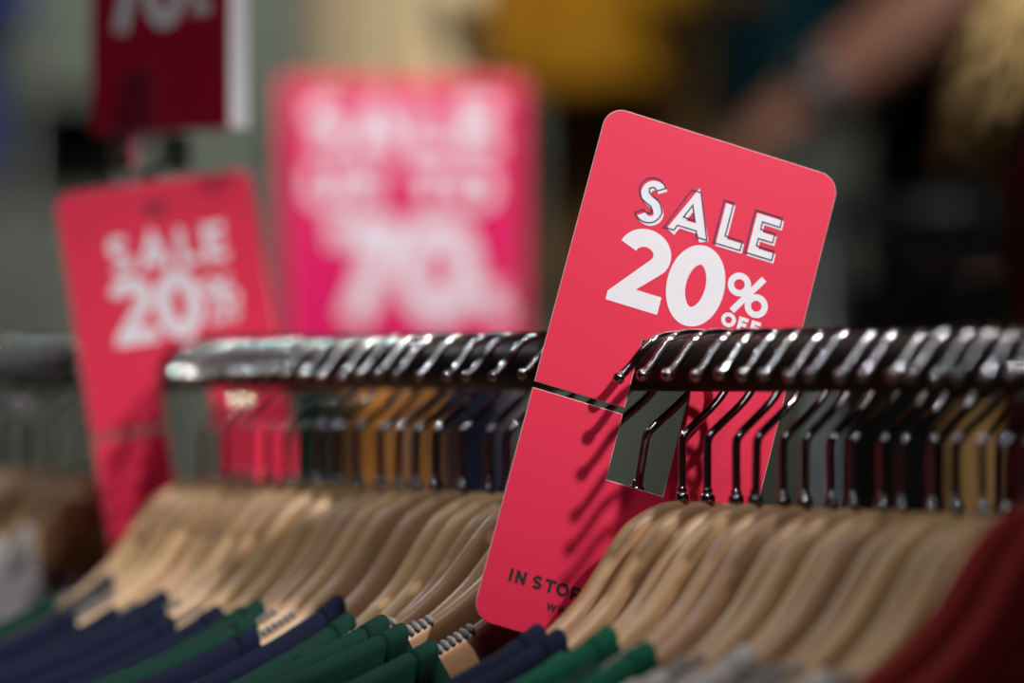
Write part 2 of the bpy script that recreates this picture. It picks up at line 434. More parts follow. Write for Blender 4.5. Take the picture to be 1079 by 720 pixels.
# ------------------------------------------------------------------ lettering: strokes laid flat (u to the right, v downwards, in "design pixels")
def arc(cx, cy, rx, ry, a0, a1, n=24):
    return [(cx+rx*math.cos(math.radians(a0+(a1-a0)*i/n)), cy+ry*math.sin(math.radians(a0+(a1-a0)*i/n))) for i in range(n+1)]
def outline_of(pts, w, closed=False):
    """left and right offset lines of a polyline"""
    n = len(pts); Lf, Rt = [], []
    for i in range(n):
        if closed: a, b_, c = pts[i-1], pts[i], pts[(i+1) % n]
        else: a, b_, c = pts[max(i-1, 0)], pts[i], pts[min(i+1, n-1)]
        d1 = Vector((b_[0]-a[0], b_[1]-a[1])); d2 = Vector((c[0]-b_[0], c[1]-b_[1]))
        if d1.length < 1e-9: d1 = d2
        if d2.length < 1e-9: d2 = d1
        d1.normalize(); d2.normalize()
        n1 = Vector((-d1.y, d1.x)); n2 = Vector((-d2.y, d2.x)); m_ = n1+n2
        m_ = n1 if m_.length < 1e-6 else m_.normalized()
        k = min(3.0, 1/max(0.3, m_.dot(n1)))
        Lf.append((b_[0]+m_.x*w/2*k, b_[1]+m_.y*w/2*k)); Rt.append((b_[0]-m_.x*w/2*k, b_[1]-m_.y*w/2*k))
    return Lf, Rt
def stroke(bm, pts, w, put, closed=False):
    lift = 0.000012*(len(bm.verts) > 0)*(1+len(bm.faces) % 7)
    Lf, Rt = outline_of(pts, w, closed)
    A = [bm.verts.new(Vector(put(*p))+Vector((0, 0, lift))) for p in Lf]; B = [bm.verts.new(Vector(put(*p))+Vector((0, 0, lift))) for p in Rt]
    n = len(pts)
    for i in range(n if closed else n-1):
        j = (i+1) % n
        bm.faces.new((A[i], A[j], B[j], B[i]))
def S_pts(x0, x1, y0, y1, w):
    cx = (x0+x1)/2; rx = (x1-x0)/2-w/2; h = (y1-y0-w); r = h/4
    top = arc(cx, y0+w/2+r, rx*0.94, r, -28, -180, 14)
    # spine
    up = top+smooth2([(cx-rx*0.94, y0+w/2+r), (cx-rx*0.55, y0+w/2+r*1.72), (cx+rx*0.55, y1-w/2-r*1.75), (cx+rx, y1-w/2-r)])[1:]
    low = arc(cx, y1-w/2-r, rx, r, 0, 150, 14)
    return up+low[1:]
def smooth2(p): return [(q.x, q.y) for q in smooth_path([(a, b_, 0) for a, b_ in p], 6)]
def glyph(ch, x0, x1, y0, y1, w):
    """centre-line strokes (points, closed) of a character in a box"""
    h2 = w/2; cx = (x0+x1)/2; cy = (y0+y1)/2
    if ch == 'S': return [(S_pts(x0, x1, y0, y1, w), False)]
    if ch == 'A':
        k = h2*1.05
        f = (y1-y0)
        cb = y1-f*0.24
        xl = x0+k+(cx-x0-k)*(y1-cb)/f; xr = x1-k-(x1-k-cx)*(y1-cb)/f
        return [([(x0+k, y1), (cx, y0+w*0.55), (x1-k, y1)], False), ([(xl, cb), (xr, cb)], False)]
    if ch == 'L': return [([(x0+h2, y0), (x0+h2, y1-h2), (x1, y1-h2)], False)]
    if ch == 'E': return [([(x1, y0+h2), (x0+h2, y0+h2), (x0+h2, y1-h2), (x1, y1-h2)], False), ([(x0+h2, cy), (x1-(x1-x0)*0.12, cy)], False)]
    if ch == 'F': return [([(x1, y0+h2), (x0+h2, y0+h2), (x0+h2, y1)], False), ([(x0+h2, cy+h2*0.3), (x1-(x1-x0)*0.1, cy+h2*0.3)], False)]
    if ch in 'O0': return [(arc(cx, cy, (x1-x0-w)/2, (y1-y0-w)/2, 0, 360-360/40, 39), True)]
    if ch == '2':
        r = (x1-x0-w)/2
        top = arc(cx-0.02*w, y0+h2+r*0.88, r, r*0.88, -168, 34, 20)
        Lf, Rt = outline_of(top, w)
        return [(top, False), ([Rt[-1], (x0+w*1.5, y1-w), (x0+w*1.5, y1), (x0, y1), (x0, y1-w*0.5), Lf[-1]], 'poly'), ([(x0+w*1.49, y1-h2), (x1, y1-h2)], False)]
    if ch == '7': return [([(x0, y0+h2), (x1-h2*1.0, y0+h2), (x0+(x1-x0)*0.34, y1)], False)]
    if ch == '%':
        r = (x1-x0)*0.23; ww = w
        return [(arc(x0+r, y0+r+ (y1-y0)*0.08, r-ww*0.1, r-ww*0.1, 0, 345, 23), True), (arc(x1-r, y1-r-(y1-y0)*0.06, r-ww*0.1, r-ww*0.1, 0, 345, 23), True), ([(x1-r*0.9, y0), (x0+r*0.9, y1)], False)]
    if ch == 'I': return [([(cx, y0), (cx, y1)], False)]
    if ch == 'N': return [([(x0+h2, y1), (x0+h2, y0), ], False), ([(x0+h2, y0+h2*.6), (x1-h2, y1-h2*.6)], False), ([(x1-h2, y0), (x1-h2, y1)], False)]
    if ch == 'T': return [([(x0, y0+h2), (x1, y0+h2)], False), ([(cx, y0), (cx, y1)], False)]
    if ch == 'R': return [([(x0+h2, y1), (x0+h2, y0+h2)]+arc(x1-h2-(y1-y0)*0.25, y0+h2+(y1-y0)*.23, (y1-y0)*.25, (y1-y0)*.23, -90, 90, 10)+[(x0+h2, y0+h2+(y1-y0)*.46)], False), ([(cx, cy+h2), (x1, y1)], False)]
    if ch == 'W': return [([(x0+h2, y0), (x0+(x1-x0)*0.28, y1-h2), (cx, y0+h2), (x1-(x1-x0)*0.28, y1-h2), (x1-h2, y0)], False)]
    if ch == 'U': return [([(x0+h2, y0)]+arc(cx, y1-h2-(x1-x0-w)/2, (x1-x0-w)/2, (x1-x0-w)/2, 180, 0, 16)+[(x1-h2, y0)], False)]
    if ch == 'P': return [([(x0+h2, y1), (x0+h2, y0+h2)]+arc(x1-h2-(y1-y0)*0.25, y0+h2+(y1-y0)*.25, (y1-y0)*.25, (y1-y0)*.25, -90, 90, 10)+[(x0+h2, y0+h2+(y1-y0)*.5)], False)]
    return []
def write(bm, items, put):
    for ch, x0, x1, y0, y1, w_ in items:
        for pts, cl in glyph(ch, x0, x1, y0, y1, w_):
            if cl == 'poly': bm.faces.new([bm.verts.new(put(*q)) for q in pts])
            else: stroke(bm, pts, w_, put, cl)
def outlines(bm, items, put, lw):
    """thin contour lines around letters"""
    for ch, x0, x1, y0, y1, w_ in items:
        h2 = w_/2; cy = (y0+y1)/2; cx = (x0+x1)/2
        polys = []
        if ch == 'S':
            Lf, Rt = outline_of(S_pts(x0, x1, y0, y1, w_), w_); polys.append(Lf+Rt[::-1])
        elif ch == 'L':
            polys.append([(x0, y0), (x0+w_, y0), (x0+w_, y1-w_), (x1, y1-w_), (x1, y1), (x0, y1)])
        elif ch == 'E':
            xm = x1-(x1-x0)*0.12
            polys.append([(x0, y0), (x1, y0), (x1, y0+w_), (x0+w_, y0+w_), (x0+w_, cy-h2), (xm, cy-h2), (xm, cy+h2), (x0+w_, cy+h2), (x0+w_, y1-w_), (x1, y1-w_), (x1, y1), (x0, y1)])
        elif ch == 'A':
            f = y1-y0; s = (cx-x0-w_*0.55)/f; wx = w_*1.08; cb = y1-f*0.24
            def xl(y): return x0+(cx-w_*0.5-x0)*(y1-y)/f
            def xr(y): return x1-(x1-cx-w_*0.5)*(y1-y)/f
            polys.append([(x0, y1), (cx-w_*0.5, y0), (cx+w_*0.5, y0), (x1, y1), (x1-wx, y1), (xr(cb+h2)-wx, cb+h2), (xl(cb+h2)+wx, cb+h2), (x0+wx, y1)])
            polys.append([(xl(cb-h2)+wx, cb-h2), (cx, y0+w_*1.5), (xr(cb-h2)-wx, cb-h2)])
        for pl in polys: stroke(bm, pl, lw, put, True)

# ------------------------------------------------------------------ the hanging red sale tags
DP = [1/2200.0, 1/2200.0]                    # one design pixel in metres, across and down the card
TW, TH = 261, 556
CUT = (98.8, 208, 161.3, 380); SLIT = (303, 309.5)
def tag_bm(thick):
    """card with rounded corners, square cut-out and a slit from the left edge; z up out of the face"""
    r = 21; o = []
    o += arc(TW-r, r, r, r, -90, 0, 8)+arc(TW-r, TH-r, r, r, 0, 90, 8)+arc(r, TH-r, r, r, 90, 180, 8)
    a, b_, c, d = CUT
    o += [(0, SLIT[1]), (a, SLIT[1]), (a, d), (c, d), (c, b_), (a, b_+21), (a, SLIT[0]), (0, SLIT[0])]
    o += arc(r, r, r, r, 180, 270, 8)
    bm = bmesh.new()
    vs = [bm.verts.new((u*DP[0], -v*DP[1], 0)) for u, v in o]
    bm.faces.new(vs)
    ret = bmesh.ops.extrude_face_region(bm, geom=bm.faces[:])
    for v in [g for g in ret['geom'] if isinstance(g, bmesh.types.BMVert)]: v.co.z -= thick
    bmesh.ops.recalc_face_normals(bm, faces=bm.faces[:])
    rim = [e for e in bm.edges if all(abs(v.co.z) < 1e-7 for v in e.verts)]
    bmesh.ops.bevel(bm, geom=rim, offset=0.00024, offset_type='OFFSET', segments=1, affect='EDGES', profile=0.5)
    for f in bm.faces:
        if abs(f.normal.z) < 0.95: f.material_index = 1
    return bm
SALE = [('S', 57, 87, 62.5, 111, 10.3), ('A', 93, 141, 63, 110, 10.3), ('L', 148.5, 178, 63, 110, 10.3), ('E', 183.5, 213.5, 63, 110, 10.3)]
NUM = [('2', 50, 107, 114.5, 199, 19), ('0', 108, 170, 113.5, 201, 20.5)]
PCT = [('%', 174, 217, 129, 171.5, 6.8)]
OFF = [('O', 174, 190, 174, 189.5, 4.2), ('F', 192.5, 203, 174.5, 189, 4.2), ('F', 206.5, 217, 174.5, 189, 4.2)]
def set_frame(o, origin, ex, ey):
    ex = ex.normalized(); ez = ex.cross(ey).normalized(); ey = ez.cross(ex)
    o.matrix_world = Matrix(((ex.x, ey.x, ez.x, origin.x), (ex.y, ey.y, ez.y, origin.y), (ex.z, ey.z, ez.z, origin.z), (0, 0, 0, 1)))
def layer(h): return lambda u, v: (u*DP[0], -v*DP[1], h)

def tag_axes(az, lean, roll):
    """right and up axes of a card that faces the camera, turned left side forward by az, leaning back by lean, rolled in its plane"""
    right = Vector((math.cos(az), math.sin(az), 0)); nrm0 = Vector((math.sin(az), -math.cos(az), 0))
    up = Vector((0, 0, math.cos(lean)))-nrm0*math.sin(lean)
    ex = right*math.cos(roll)-up*math.sin(roll); ey = up*math.cos(roll)+right*math.sin(roll)
    return ex, ey
def fit_tag(a2, b2, lean, az0=0.35):
    """turn and roll so that the card's edges run along a2 (right) and b2 (down) in the picture"""
    sa = a2[1]/a2[0]; sb = b2[0]/b2[1]; best = None
    for i in range(4, 60):
        az = math.radians(i)
        for j in range(-120, 121):
            ro = math.radians(j*0.25)
            ex, ey = tag_axes(az, lean, ro)
            e = abs(-ex.z/ex.x-sa)+abs(-ey.x/ey.z*-1*-1-sb)
            if best is None or e < best[0]-1e-9: best = (e, az, ro)
    return best

def sale_tag(origin, ex, ey, label, sharp):
    t = thing('sale_tag', label, 'sale tag', group=None)
    set_frame(t, origin, ex, ey)
    obj('card', tag_bm(0.0007), [M['tag'], M['card_edge']], t)
    bm = bmesh.new(); write(bm, SALE, layer(0.00012)); o = obj('sale_lettering', bm, M['white_ink'], t); o['label'] = 'white SALE lettering'
    if sharp:
        bm = bmesh.new(); outlines(bm, [(c, x0-2.6, x1-2.6, y0-2.6, y1-2.6, w_) for c, x0, x1, y0, y1, w_ in SALE], layer(0.00022), 1.45)
        o = obj('letter_outline', bm, M['navy_ink'], t); o['label'] = 'thin navy outline around SALE'
    bm = bmesh.new(); write(bm, NUM+PCT+OFF, layer(0.00012)); o = obj('discount_lettering', bm, M['white_ink'], t); o['label'] = 'white 20 % OFF lettering'
    if sharp:
        bm = bmesh.new()
        y0, y1 = 495.5, 509
        write(bm, [('I', 26, 31, y0, y1, 3.2), ('N', 33.5, 44.5, y0, y1, 3.2), ('S', 51.5, 62, y0-.3, y1+.3, 3.2), ('T', 65, 76.5, y0, y1, 3.2), ('O', 77.5, 91, y0-.3, y1+.3, 3.2), ('R', 93.5, 104, y0, y1, 3.2),
                   ('W', 72.5, 83, 519, 526.5, 1.9), ('W', 84, 94.5, 519, 526.5, 1.9), ('W', 95.5, 106, 519, 526.5, 1.9)], layer(0.00012))
        o = obj('store_lettering', bm, M['black_ink'], t); o['label'] = 'small black lettering at the foot of the card'
    else:
        bm = bmesh.new(); put = layer(0.00012)
        for dx in (0, 11, 22):
            stroke(bm, [(118+dx, 24), (114+dx, 44)], 4.5, put)
        stroke(bm, [(115, 35), (137, 32)], 4.0, put)
        o = obj('printed_mark', bm, M['black_ink'], t); o['label'] = 'small dark printed mark'
    return t

# sharp tag
lean = math.radians(8)
e, az, ro = fit_tag((250, 75), (-143, 537), lean)
print('TAG', e, math.degrees(az), math.degrees(ro))
ex, ey = tag_axes(az, lean, ro)
DP[0] /= math.hypot(ex.x, ex.z); DP[1] /= math.hypot(ey.x, ey.z)
pc = rail_pt(rail_q(702))
org = pc-ex*(130*DP[0])+ey*(247*DP[1])
sale_tag(org, ex, ey, 'sharp red sale tag with white SALE 20% lettering, tilted right on the rail', True)
# left tag
ex, ey = tag_axes(math.radians(22), math.radians(3), math.radians(-8.6))
pc = rail_pt(rail_q(192))
org = pc-ex*(130*DP[0])+ey*(236*DP[1])
sale_tag(org, ex, ey, 'blurred red SALE 20% tag hanging on the rail at left', False)

# ------------------------------------------------------------------ crimson discount board in a clear clip, above the left tag
YS = 2.26; sc = YS/FPX
b0 = thing('sign_board', 'dark crimson 70% board with white side edge, standing above the left red tag', 'sign')
az3 = math.radians(-40)                     # its face looks to the left, its right edge towards the viewer
exb = Vector((math.cos(az3), math.sin(az3), 0)); ezb = Vector((0, 0, 1))
xm = (154-97)*sc/math.cos(az3)
Wb = 156*sc/math.cos(az3); Tb = 19*sc/math.sin(-az3)
nb_ = exb.cross(ezb); rp = rail_pt(rail_q(158)); orgb = rp-exb*xm+nb_*(Tb/2); orgb.z = P(0, 140, YS).z
set_frame(b0, orgb, exb, ezb)               # x right, y up, z out of the face
HB = 0.15
bm = bmesh.new(); box(bm, (0, 0, -Tb), (Wb, HB, -0.0012), 0.0006); obj('board', bm, M['white_board'], b0)
bm = bmesh.new(); box(bm, (0, 0, -0.0011), (Wb, HB, 0)); obj('printed_face', bm, M['darkred'], b0)
k = 1/math.cos(az3)
def putb(x, y): return ((x-97)*sc*k, (140-y)*sc, 0.0003)
bm = bmesh.new(); write(bm, [('7', 117, 160, -70, 33, 15), ('0', 157, 207, -70, 32, 15), ('%', 209, 232, -12, 21, 5)], putb)
o = obj('discount_lettering', bm, M['grey_ink'], b0); o['label'] = 'pale 70% lettering'
cl = thing('sign_clip', 'clear plastic clip and stem holding the crimson board above the rail', 'sign holder')
set_frame(cl, orgb, exb, ezb)
bm = bmesh.new()
box(bm, (xm-0.011, -0.012, 0.0012), (xm+0.011, 0.040, 0.0042), 0.001); box(bm, (xm-0.011, -0.012, -Tb-0.0042), (xm+0.011, 0.040, -Tb-0.0012), 0.001)
box(bm, (xm-0.019, -0.022, -Tb-0.008), (xm+0.019, -0.0012, 0.008), 0.003); obj('jaw', bm, M['acrylic'], cl)
bm = bmesh.new(); tube(bm, [(xm, -0.022, -Tb/2), (xm, -(orgb.z-R0.z-0.016), -Tb/2)], 0.004, 14); obj('stem', bm, M['acrylic'], cl, True)
mi = Matrix(((exb.x, 0, nb_.x), (exb.y, 0, nb_.y), (0, 1, 0))).inverted(); cc = Vector((xm, R0.z-orgb.z, -Tb/2)); nl = mi @ NEAR
bm = bmesh.new(); tube(bm, [cc-nl*0.006, cc+nl*0.006], 0.0165, 24, False); obj('clamp_ring', bm, M['acrylic'], cl, True, 0.003)

# ------------------------------------------------------------------ low rack behind, its ochre and navy clothes, and the magenta sign clipped to it
def rack_bar(name, label, x0, x1, y, z, r, m, foot=0.2, posts=True):
    t = thing(name, label, 'clothing rack', ((x0+x1)/2, y, 0))
    hw = (x1-x0)/2
    bm = bmesh.new(); tube(bm, [(-hw, 0, z), (hw, 0, z)], r, 20); obj('rail', bm, m, t, True)
    for s in (-1, 1):
        bm = bmesh.new(); tube(bm, [(s*hw, 0, 0.02), (s*hw, 0, z)], r, 16); ball(bm, (s*hw, 0, z), r*1.15, 12); obj('post', bm, m, t, True)
        bm = bmesh.new(); box(bm, (s*hw-0.02, -foot, 0), (s*hw+0.02, foot, 0.025), 0.005); obj('foot', bm, m, t)
    return t
Y2 = 3.35
xa = P(297, 385, Y2).x; xb = P(547, 385, Y2).x; z2 = P(0, 150, Y2).z
rack_bar('clothing_rack', 'low dark rack hidden behind the magenta sign', xa, xb, Y2, z2, 0.011, M['rail'])
BACK = [(322, 'dgreen'), (340, 'dgreen'), (357, 'charcoal'), (371, 'brown'), (388, 'ochre'), (405, 'ochre'), (422, 'ochre'), (440, 'ochre'), (458, 'brown'), (474, 'navy'), (490, 'navy'), (507, 'navy'), (524, 'navy')]
NOUN.update({'ochre': 'ochre', 'brown': 'brown'})
cnt = {}
for i, (px, col) in enumerate(BACK):
    cnt[col] = cnt.get(col, 0)+1
    pt = P(px, 0, Y2); pt.z = z2
    rz = math.radians(-90+random.uniform(-1, 1))
    lab = 'wooden hanger on the low back rack, %s from its left end' % ORD[i]
    copy_thing(hanger0, pt, (0, 0, rz), lab, 'wooden hangers on the low back rack')
    t = make_top('shirt', M[col], 0.05, 0.5, 0.0062, seed=300+i, label='%s shirt on the low back rack, %s of its colour from the left' % (col, ORD[cnt[col]-1]), cat='shirt')
    t.location = pt; t.rotation_euler = (0, 0, rz); t['group'] = 'shirts on the low back rack'

YM = 3.0; sm = YM/FPX
sg = thing('sale_sign', 'strongly blurred magenta sale sign with white lettering and coral border behind the rail', 'sign')
om = P(296, 82, YM); set_frame(sg, om, Vector((1, 0.05, 0)), Vector((0, 0, 1)))
Wm = 258*sm; Hm = 300*sm
bm = bmesh.new(); box(bm, (0, -Hm, -0.003), (Wm, 0, -0.0008), 0.0008); obj('board', bm, M['border'], sg)
bm = bmesh.new(); box(bm, (10*sm, -Hm+10*sm, -0.0007), (Wm-10*sm, -12*sm, 0)); obj('printed_face', bm, M['magenta'], sg)
def putm(x, y): return ((x-296)*sm, -(y-82)*sm, 0.0003)
bm = bmesh.new()
write(bm, [('S', 322, 366, 103, 160, 14), ('A', 368, 428, 103, 160, 14), ('L', 434, 474, 103, 160, 14), ('E', 480, 526, 103, 160, 14),
           ('U', 324, 360, 176, 218, 12), ('P', 368, 402, 176, 218, 12), ('T', 432, 474, 176, 218, 12), ('O', 478, 522, 176, 218, 12),
           ('7', 348, 422, 230, 338, 27), ('0', 420, 504, 228, 340, 27), ('%', 504, 536, 300, 338, 7)], putm)
o = obj('sale_lettering', bm, M['white_ink'], sg); o['label'] = 'white sale lettering'
bm = bmesh.new(); tube(bm, [(Wm/2, -Hm, -0.006), (Wm/2, 0.02-Hm*0.5, -0.006)], 0.004, 10)
bm2 = bmesh.new(); xs_ = Wm/2
tube(bm2, [(xs_, -0.5*Hm, -0.006), (xs_, -Hm-0.02, -0.006), (xs_, -(om.z-0.012), -0.006)], 0.005, 12); bm.free(); obj('stand_post', bm2, M['steel'], sg, True)
bm = bmesh.new(); box(bm, (xs_-0.09, -om.z, -0.09), (xs_+0.09, -om.z+0.014, 0.08), 0.004); obj('stand_base', bm, M['steel'], sg)

# ------------------------------------------------------------------ garments hung on the tall rack further back
Y3 = 4.55
z3 = 1.68
rack_bar('clothing_rack', 'tall rack at the back holding the peach, mustard and teal clothes', P(150, 0, Y3).x, P(990, 0, Y3).x, Y3, z3, 0.0115, M['steel'])
def hang_big(name, col, px, rzdeg, length, label, th=0.03, t0=0.05, tmax=0.222):
    pt = P(px, 0, Y3); pt.z = z3
    rot = (0, 0, math.radians(rzdeg))
    copy_thing(hanger0, pt, rot, 'wooden hanger on the tall back rack holding the %s' % label.split(' hanging')[0], 'wooden hangers on the tall back rack')
    t = make_top(name, M[col], t0, length, th, seed=int(px), label=label, cat=name.replace('_', ' '), tmax=tmax)
    t.location = pt; t.rotation_euler = rot; t['group'] = 'clothes on the tall back rack'
hang_big('shirt', 'peach', 402, -68, 0.62, 'pale peach shirt hanging above the magenta sign')
hang_big('jacket', 'mustard', 575, -58, 0.39, 'mustard jacket hanging between the magenta sign and the sharp tag', 0.028)
hang_big('coat', 'brown', 650, -58, 0.66, 'long dark brown coat hanging behind the mustard jacket', 0.022, tmax=0.17)
hang_big('coat', 'teal', 800, -58, 0.42, 'dark teal coat hanging above the sharp red tag', 0.03)
hang_big('coat', 'teal', 885, -58, 0.42, 'dark teal coat hanging behind the outstretched arm', 0.03)

# ------------------------------------------------------------------ grey rack with black clothes, and the tote hung from it
Y4 = 3.15
z4 = P(0, 222, Y4).z
rack_bar('clothing_rack', 'grey metal rack with black clothes in front of the person', P(868, 0, Y4).x, P(1150, 0, Y4).x, Y4, z4, 0.012, M['steel'])
for i in range(9):
    pt = P(894+24*i, 0, Y4); pt.z = z4
    rot = (0, 0, math.radians(-90+random.uniform(-1, 1)))
    copy_thing(hanger0, pt, rot, 'wooden hanger on the grey rack, %s from its left post' % ORD[i], 'wooden hangers on the grey rack')
    t = make_top('coat', M['black'], 0.012, 0.72, 0.0075, seed=500+i, label='black coat on the grey rack, %s from its left post' % ORD[i], cat='coat')
    t.location = pt; t.rotation_euler = rot; t['group'] = 'black coats on the grey rack'

# ------------------------------------------------------------------ folded jumpers on a wall shelf at far left
Y5 = 5.6
sh = thing('wall_shelf', 'dark wall shelf at the far left carrying folded jumpers', 'shelf', (P(60, 0, Y5).x, Y5, 0))
zs = P(0, 190, Y5).z
bm = bmesh.new(); box(bm, (-0.42, -0.15, zs-0.03), (0.16, 0.20, zs), 0.003); obj('board', bm, M['shelf'], sh)
for s in (-0.38, 0.12):
    bm = bmesh.new(); box(bm, (s-0.015, 0.17, 0), (s+0.015, 0.20, 2.4), 0.002); obj('upright', bm, M['shelf'], sh)
zz = zs
for i, (col, lab) in enumerate([('black', 'folded black jumper at the bottom of the pile on the far shelf'), ('navy', 'folded navy jumper in the middle of the pile on the far shelf'), ('dgreen', 'folded dark green jumper on top of the pile on the far shelf')]):
    bm = bmesh.new(); hh = 0.038
    for l in range(3):
        box(bm, (-0.17+0.004*l, -0.13+0.003*l, zz+l*hh/3), (0.13-0.003*l, 0.12, zz+(l+1)*hh/3-0.0005), 0.005)
    o = obj('folded_jumper', bm, M[col]); o.location = (P(60, 0, Y5).x, Y5, 0.0005); tag(o, lab, 'jumper', 'folded jumpers on the far shelf'); zz += hh+0.001
bl = thing('clothing_rack', 'far left rack with a bright blue shirt at the edge of the photo', 'clothing rack', (P(-60, 0, 5.0).x, 5.0, 0))
bm = bmesh.new(); tube(bm, [(-0.3, 0, 1.72), (0.1, 0, 1.72)], 0.012, 14); obj('rail', bm, M['steel'], bl, True)
for s in (-0.3, 0.1):
    bm = bmesh.new(); tube(bm, [(s, 0.0, 0), (s, 0, 1.72)], 0.012, 14); obj('post', bm, M['steel'], bl, True)
pt = P(-118, 0, 5.0); pt.z = 1.72
copy_thing(hanger0, pt, (0, 0, math.radians(-45)), 'wooden hanger under the bright blue shirt at far left', None)
t = make_top('shirt', M['blue'], 0.05, 0.5, 0.03, label='bright blue shirt hanging at the far left edge', cat='shirt', seed=9, tmax=0.19)
t.location = pt; t.rotation_euler = (0, 0, math.radians(-45))

# ------------------------------------------------------------------ red coat with tan fur trim at the right edge
Y6 = 2.35; s6 = Y6/FPX
ct = thing('hooded_coat', 'dark red coat with tan fur trim hanging at the right edge behind the rail', 'coat', (P(1190, 0, Y6).x, Y6, 0))
def px6(x, y, dy=0.0):
    p = P(x, y, Y6); return Vector((p.x-ct.location.x, dy, p.z))
bm = bmesh.new(); R_ = []
for y, xl, xr in ((40, 1100, 1275), (90, 1078, 1300), (160, 1058, 1320), (260, 1060, 1322), (340, 1066, 1318), (430, 1060, 1322), (560, 1052, 1330), (760, 1044, 1336), (1000, 1040, 1340)):
    cx = (xl+xr)/2; hw = (xr-xl)/2*s6; c = px6(cx, y)
    ring = []
    for k in range(36):
        a = 2*PI*k/36; wv = 1+0.05*math.sin(9*a+y*0.01)
        ring.append(bm.verts.new((c.x+hw*math.cos(a)*wv, 0.075*math.sin(a)*wv, c.z)))
    R_.append(ring)
for a, b_ in zip(R_, R_[1:]):
    for k in range(36): bm.faces.new((a[k], a[(k+1) % 36], b_[(k+1) % 36], b_[k]))
bm.faces.new(R_[0]); bm.faces.new(R_[-1])
obj('body', bm, M['coat_red'], ct, True)
bm = bmesh.new()
cur = smooth_path([px6(1150, -35, -0.06), px6(1100, -12, -0.075), px6(1062, 35, -0.085), px6(1036, 85, -0.09), px6(1014, 130, -0.09), px6(1003, 172, -0.085)], 6)
rs = [0.014+0.018*math.sin(PI*min(1, (i+3)/len(cur)*0.86)) for i in range(len(cur))]
tube(bm, cur, rs, 14)
rf = random.Random(3)
for i, (c, u, v) in enumerate(frames(cur)):
    for k in range(26):
        a = rf.uniform(0, 2*PI); d = u*math.cos(a)+v*math.sin(a); r0 = rs[i]*0.9
        t_ = (cur[min(i+1, len(cur)-1)]-cur[max(i-1, 0)]).normalized()
        base = c+d*r0; tip = base+d*0.004+t_*rf.uniform(0.012, 0.026)
        s_ = d.cross(t_)*0.0016
        a1 = bm.verts.new(base+s_); a2 = bm.verts.new(base-s_); a3 = bm.verts.new(base+d*0.0022); a4 = bm.verts.new(tip)
        bm.faces.new((a1, a2, a4)); bm.faces.new((a2, a3, a4)); bm.faces.new((a3, a1, a4))
o = obj('fur_trim', bm, M['fur'], ct, True); o['label'] = 'tan fur trim'
bm = bmesh.new(); tube(bm, smooth_path([px6(1188, 45), px6(1188, -30), px6(1188, -60, -0.01), px6(1188, -66, 0.03), px6(1188, -45, 0.06)], 4), 0.004, 8); obj('hanging_loop', bm, M['coat_red'], ct, True)
stn = thing('coat_stand', 'grey coat stand outside the right edge carrying the red coat', 'coat stand', (ct.location.x, Y6+0.13, 0))
zt = P(0, -50, Y6).z
bm = bmesh.new(); tube(bm, [(0, 0, 0.02), (0, 0, zt+0.25)], 0.014, 16); obj('post', bm, M['steel'], stn, True)
bm = bmesh.new(); tube(bm, [(0, 0, zt-0.01), (0, -0.10, zt-0.005), (0, -0.16, zt+0.02)], 0.005, 10); obj('peg', bm, M['steel'], stn, True)
bm = bmesh.new(); tube(bm, [(0, 0, 0), (0, 0, 0.02)], 0.17, 32); obj('base', bm, M['steel'], stn, True)

# tote hanging on the grey rack, seen under the main rail
tt = thing('tote_bag', 'tan canvas tote hanging in front of the black coats', 'bag', (P(985, 0, Y4).x, Y4-0.33, 0))
zb_ = P(0, 425, Y4).z
bm = bmesh.new(); R_ = []
for f, wd, dp in ((0, 0.085, 0.018), (0.3, 0.09, 0.03), (0.8, 0.09, 0.035), (1, 0.082, 0.03)):
    R_.append([bm.verts.new((wd*0.35*math.cos(a)*(abs(math.cos(a))**-0.4 if abs(math.cos(a)) > .05 else 1), dp*math.sin(a), zb_-0.28*f)) for a in (2*PI*k/24 for k in range(24))])
for a, b_ in zip(R_, R_[1:]):
    for k in range(24): bm.faces.new((a[k], a[(k+1) % 24], b_[(k+1) % 24], b_[k]))
bm.faces.new(R_[-1]); obj('body', bm, M['tan'], tt, True)
for s in (-1, 1):
    bm = bmesh.new(); tube(bm, smooth_path([(-0.018, s*0.016, zb_-0.01), (-0.012, s*0.014, z4-0.01), (0, s*0.010, z4+0.010), (0.012, s*0.014, z4-0.01), (0.018, s*0.016, zb_-0.01)], 6), 0.003, 8); obj('strap', bm, M['black'], tt, True)

# ------------------------------------------------------------------ shopper reaching to the left, in black
def skin_body(name, verts, edges, m, parent, root=0, sub=2):
    me = bpy.data.meshes.new(name); me.from_pydata([v[0] for v in verts], edges, []); o = bpy.data.objects.new(name, me); C.objects.link(o)
    md = o.modifiers.new('skin', 'SKIN'); md.use_smooth_shade = True
    for i, v in enumerate(verts):
        r = v[1]; d = me.skin_vertices[0].data[i]; d.radius = r if isinstance(r, tuple) else (r, r); d.use_root = (i == root)
    s = o.modifiers.new('sub', 'SUBSURF'); s.levels = sub; s.render_levels = sub
    me.materials.append(m); o.parent = parent
    return o
PX, PY = 0.50, 4.02
pr = thing('person', 'person in a black top reaching a bare forearm to the left, wearing a wrist band', 'person', (PX, PY, 0))
V = []; E = []
def jv(p, r, link=None):
    V.append((Vector(p), r)); i = len(V)-1
    if link is not None: E.append((link, i))
    return i
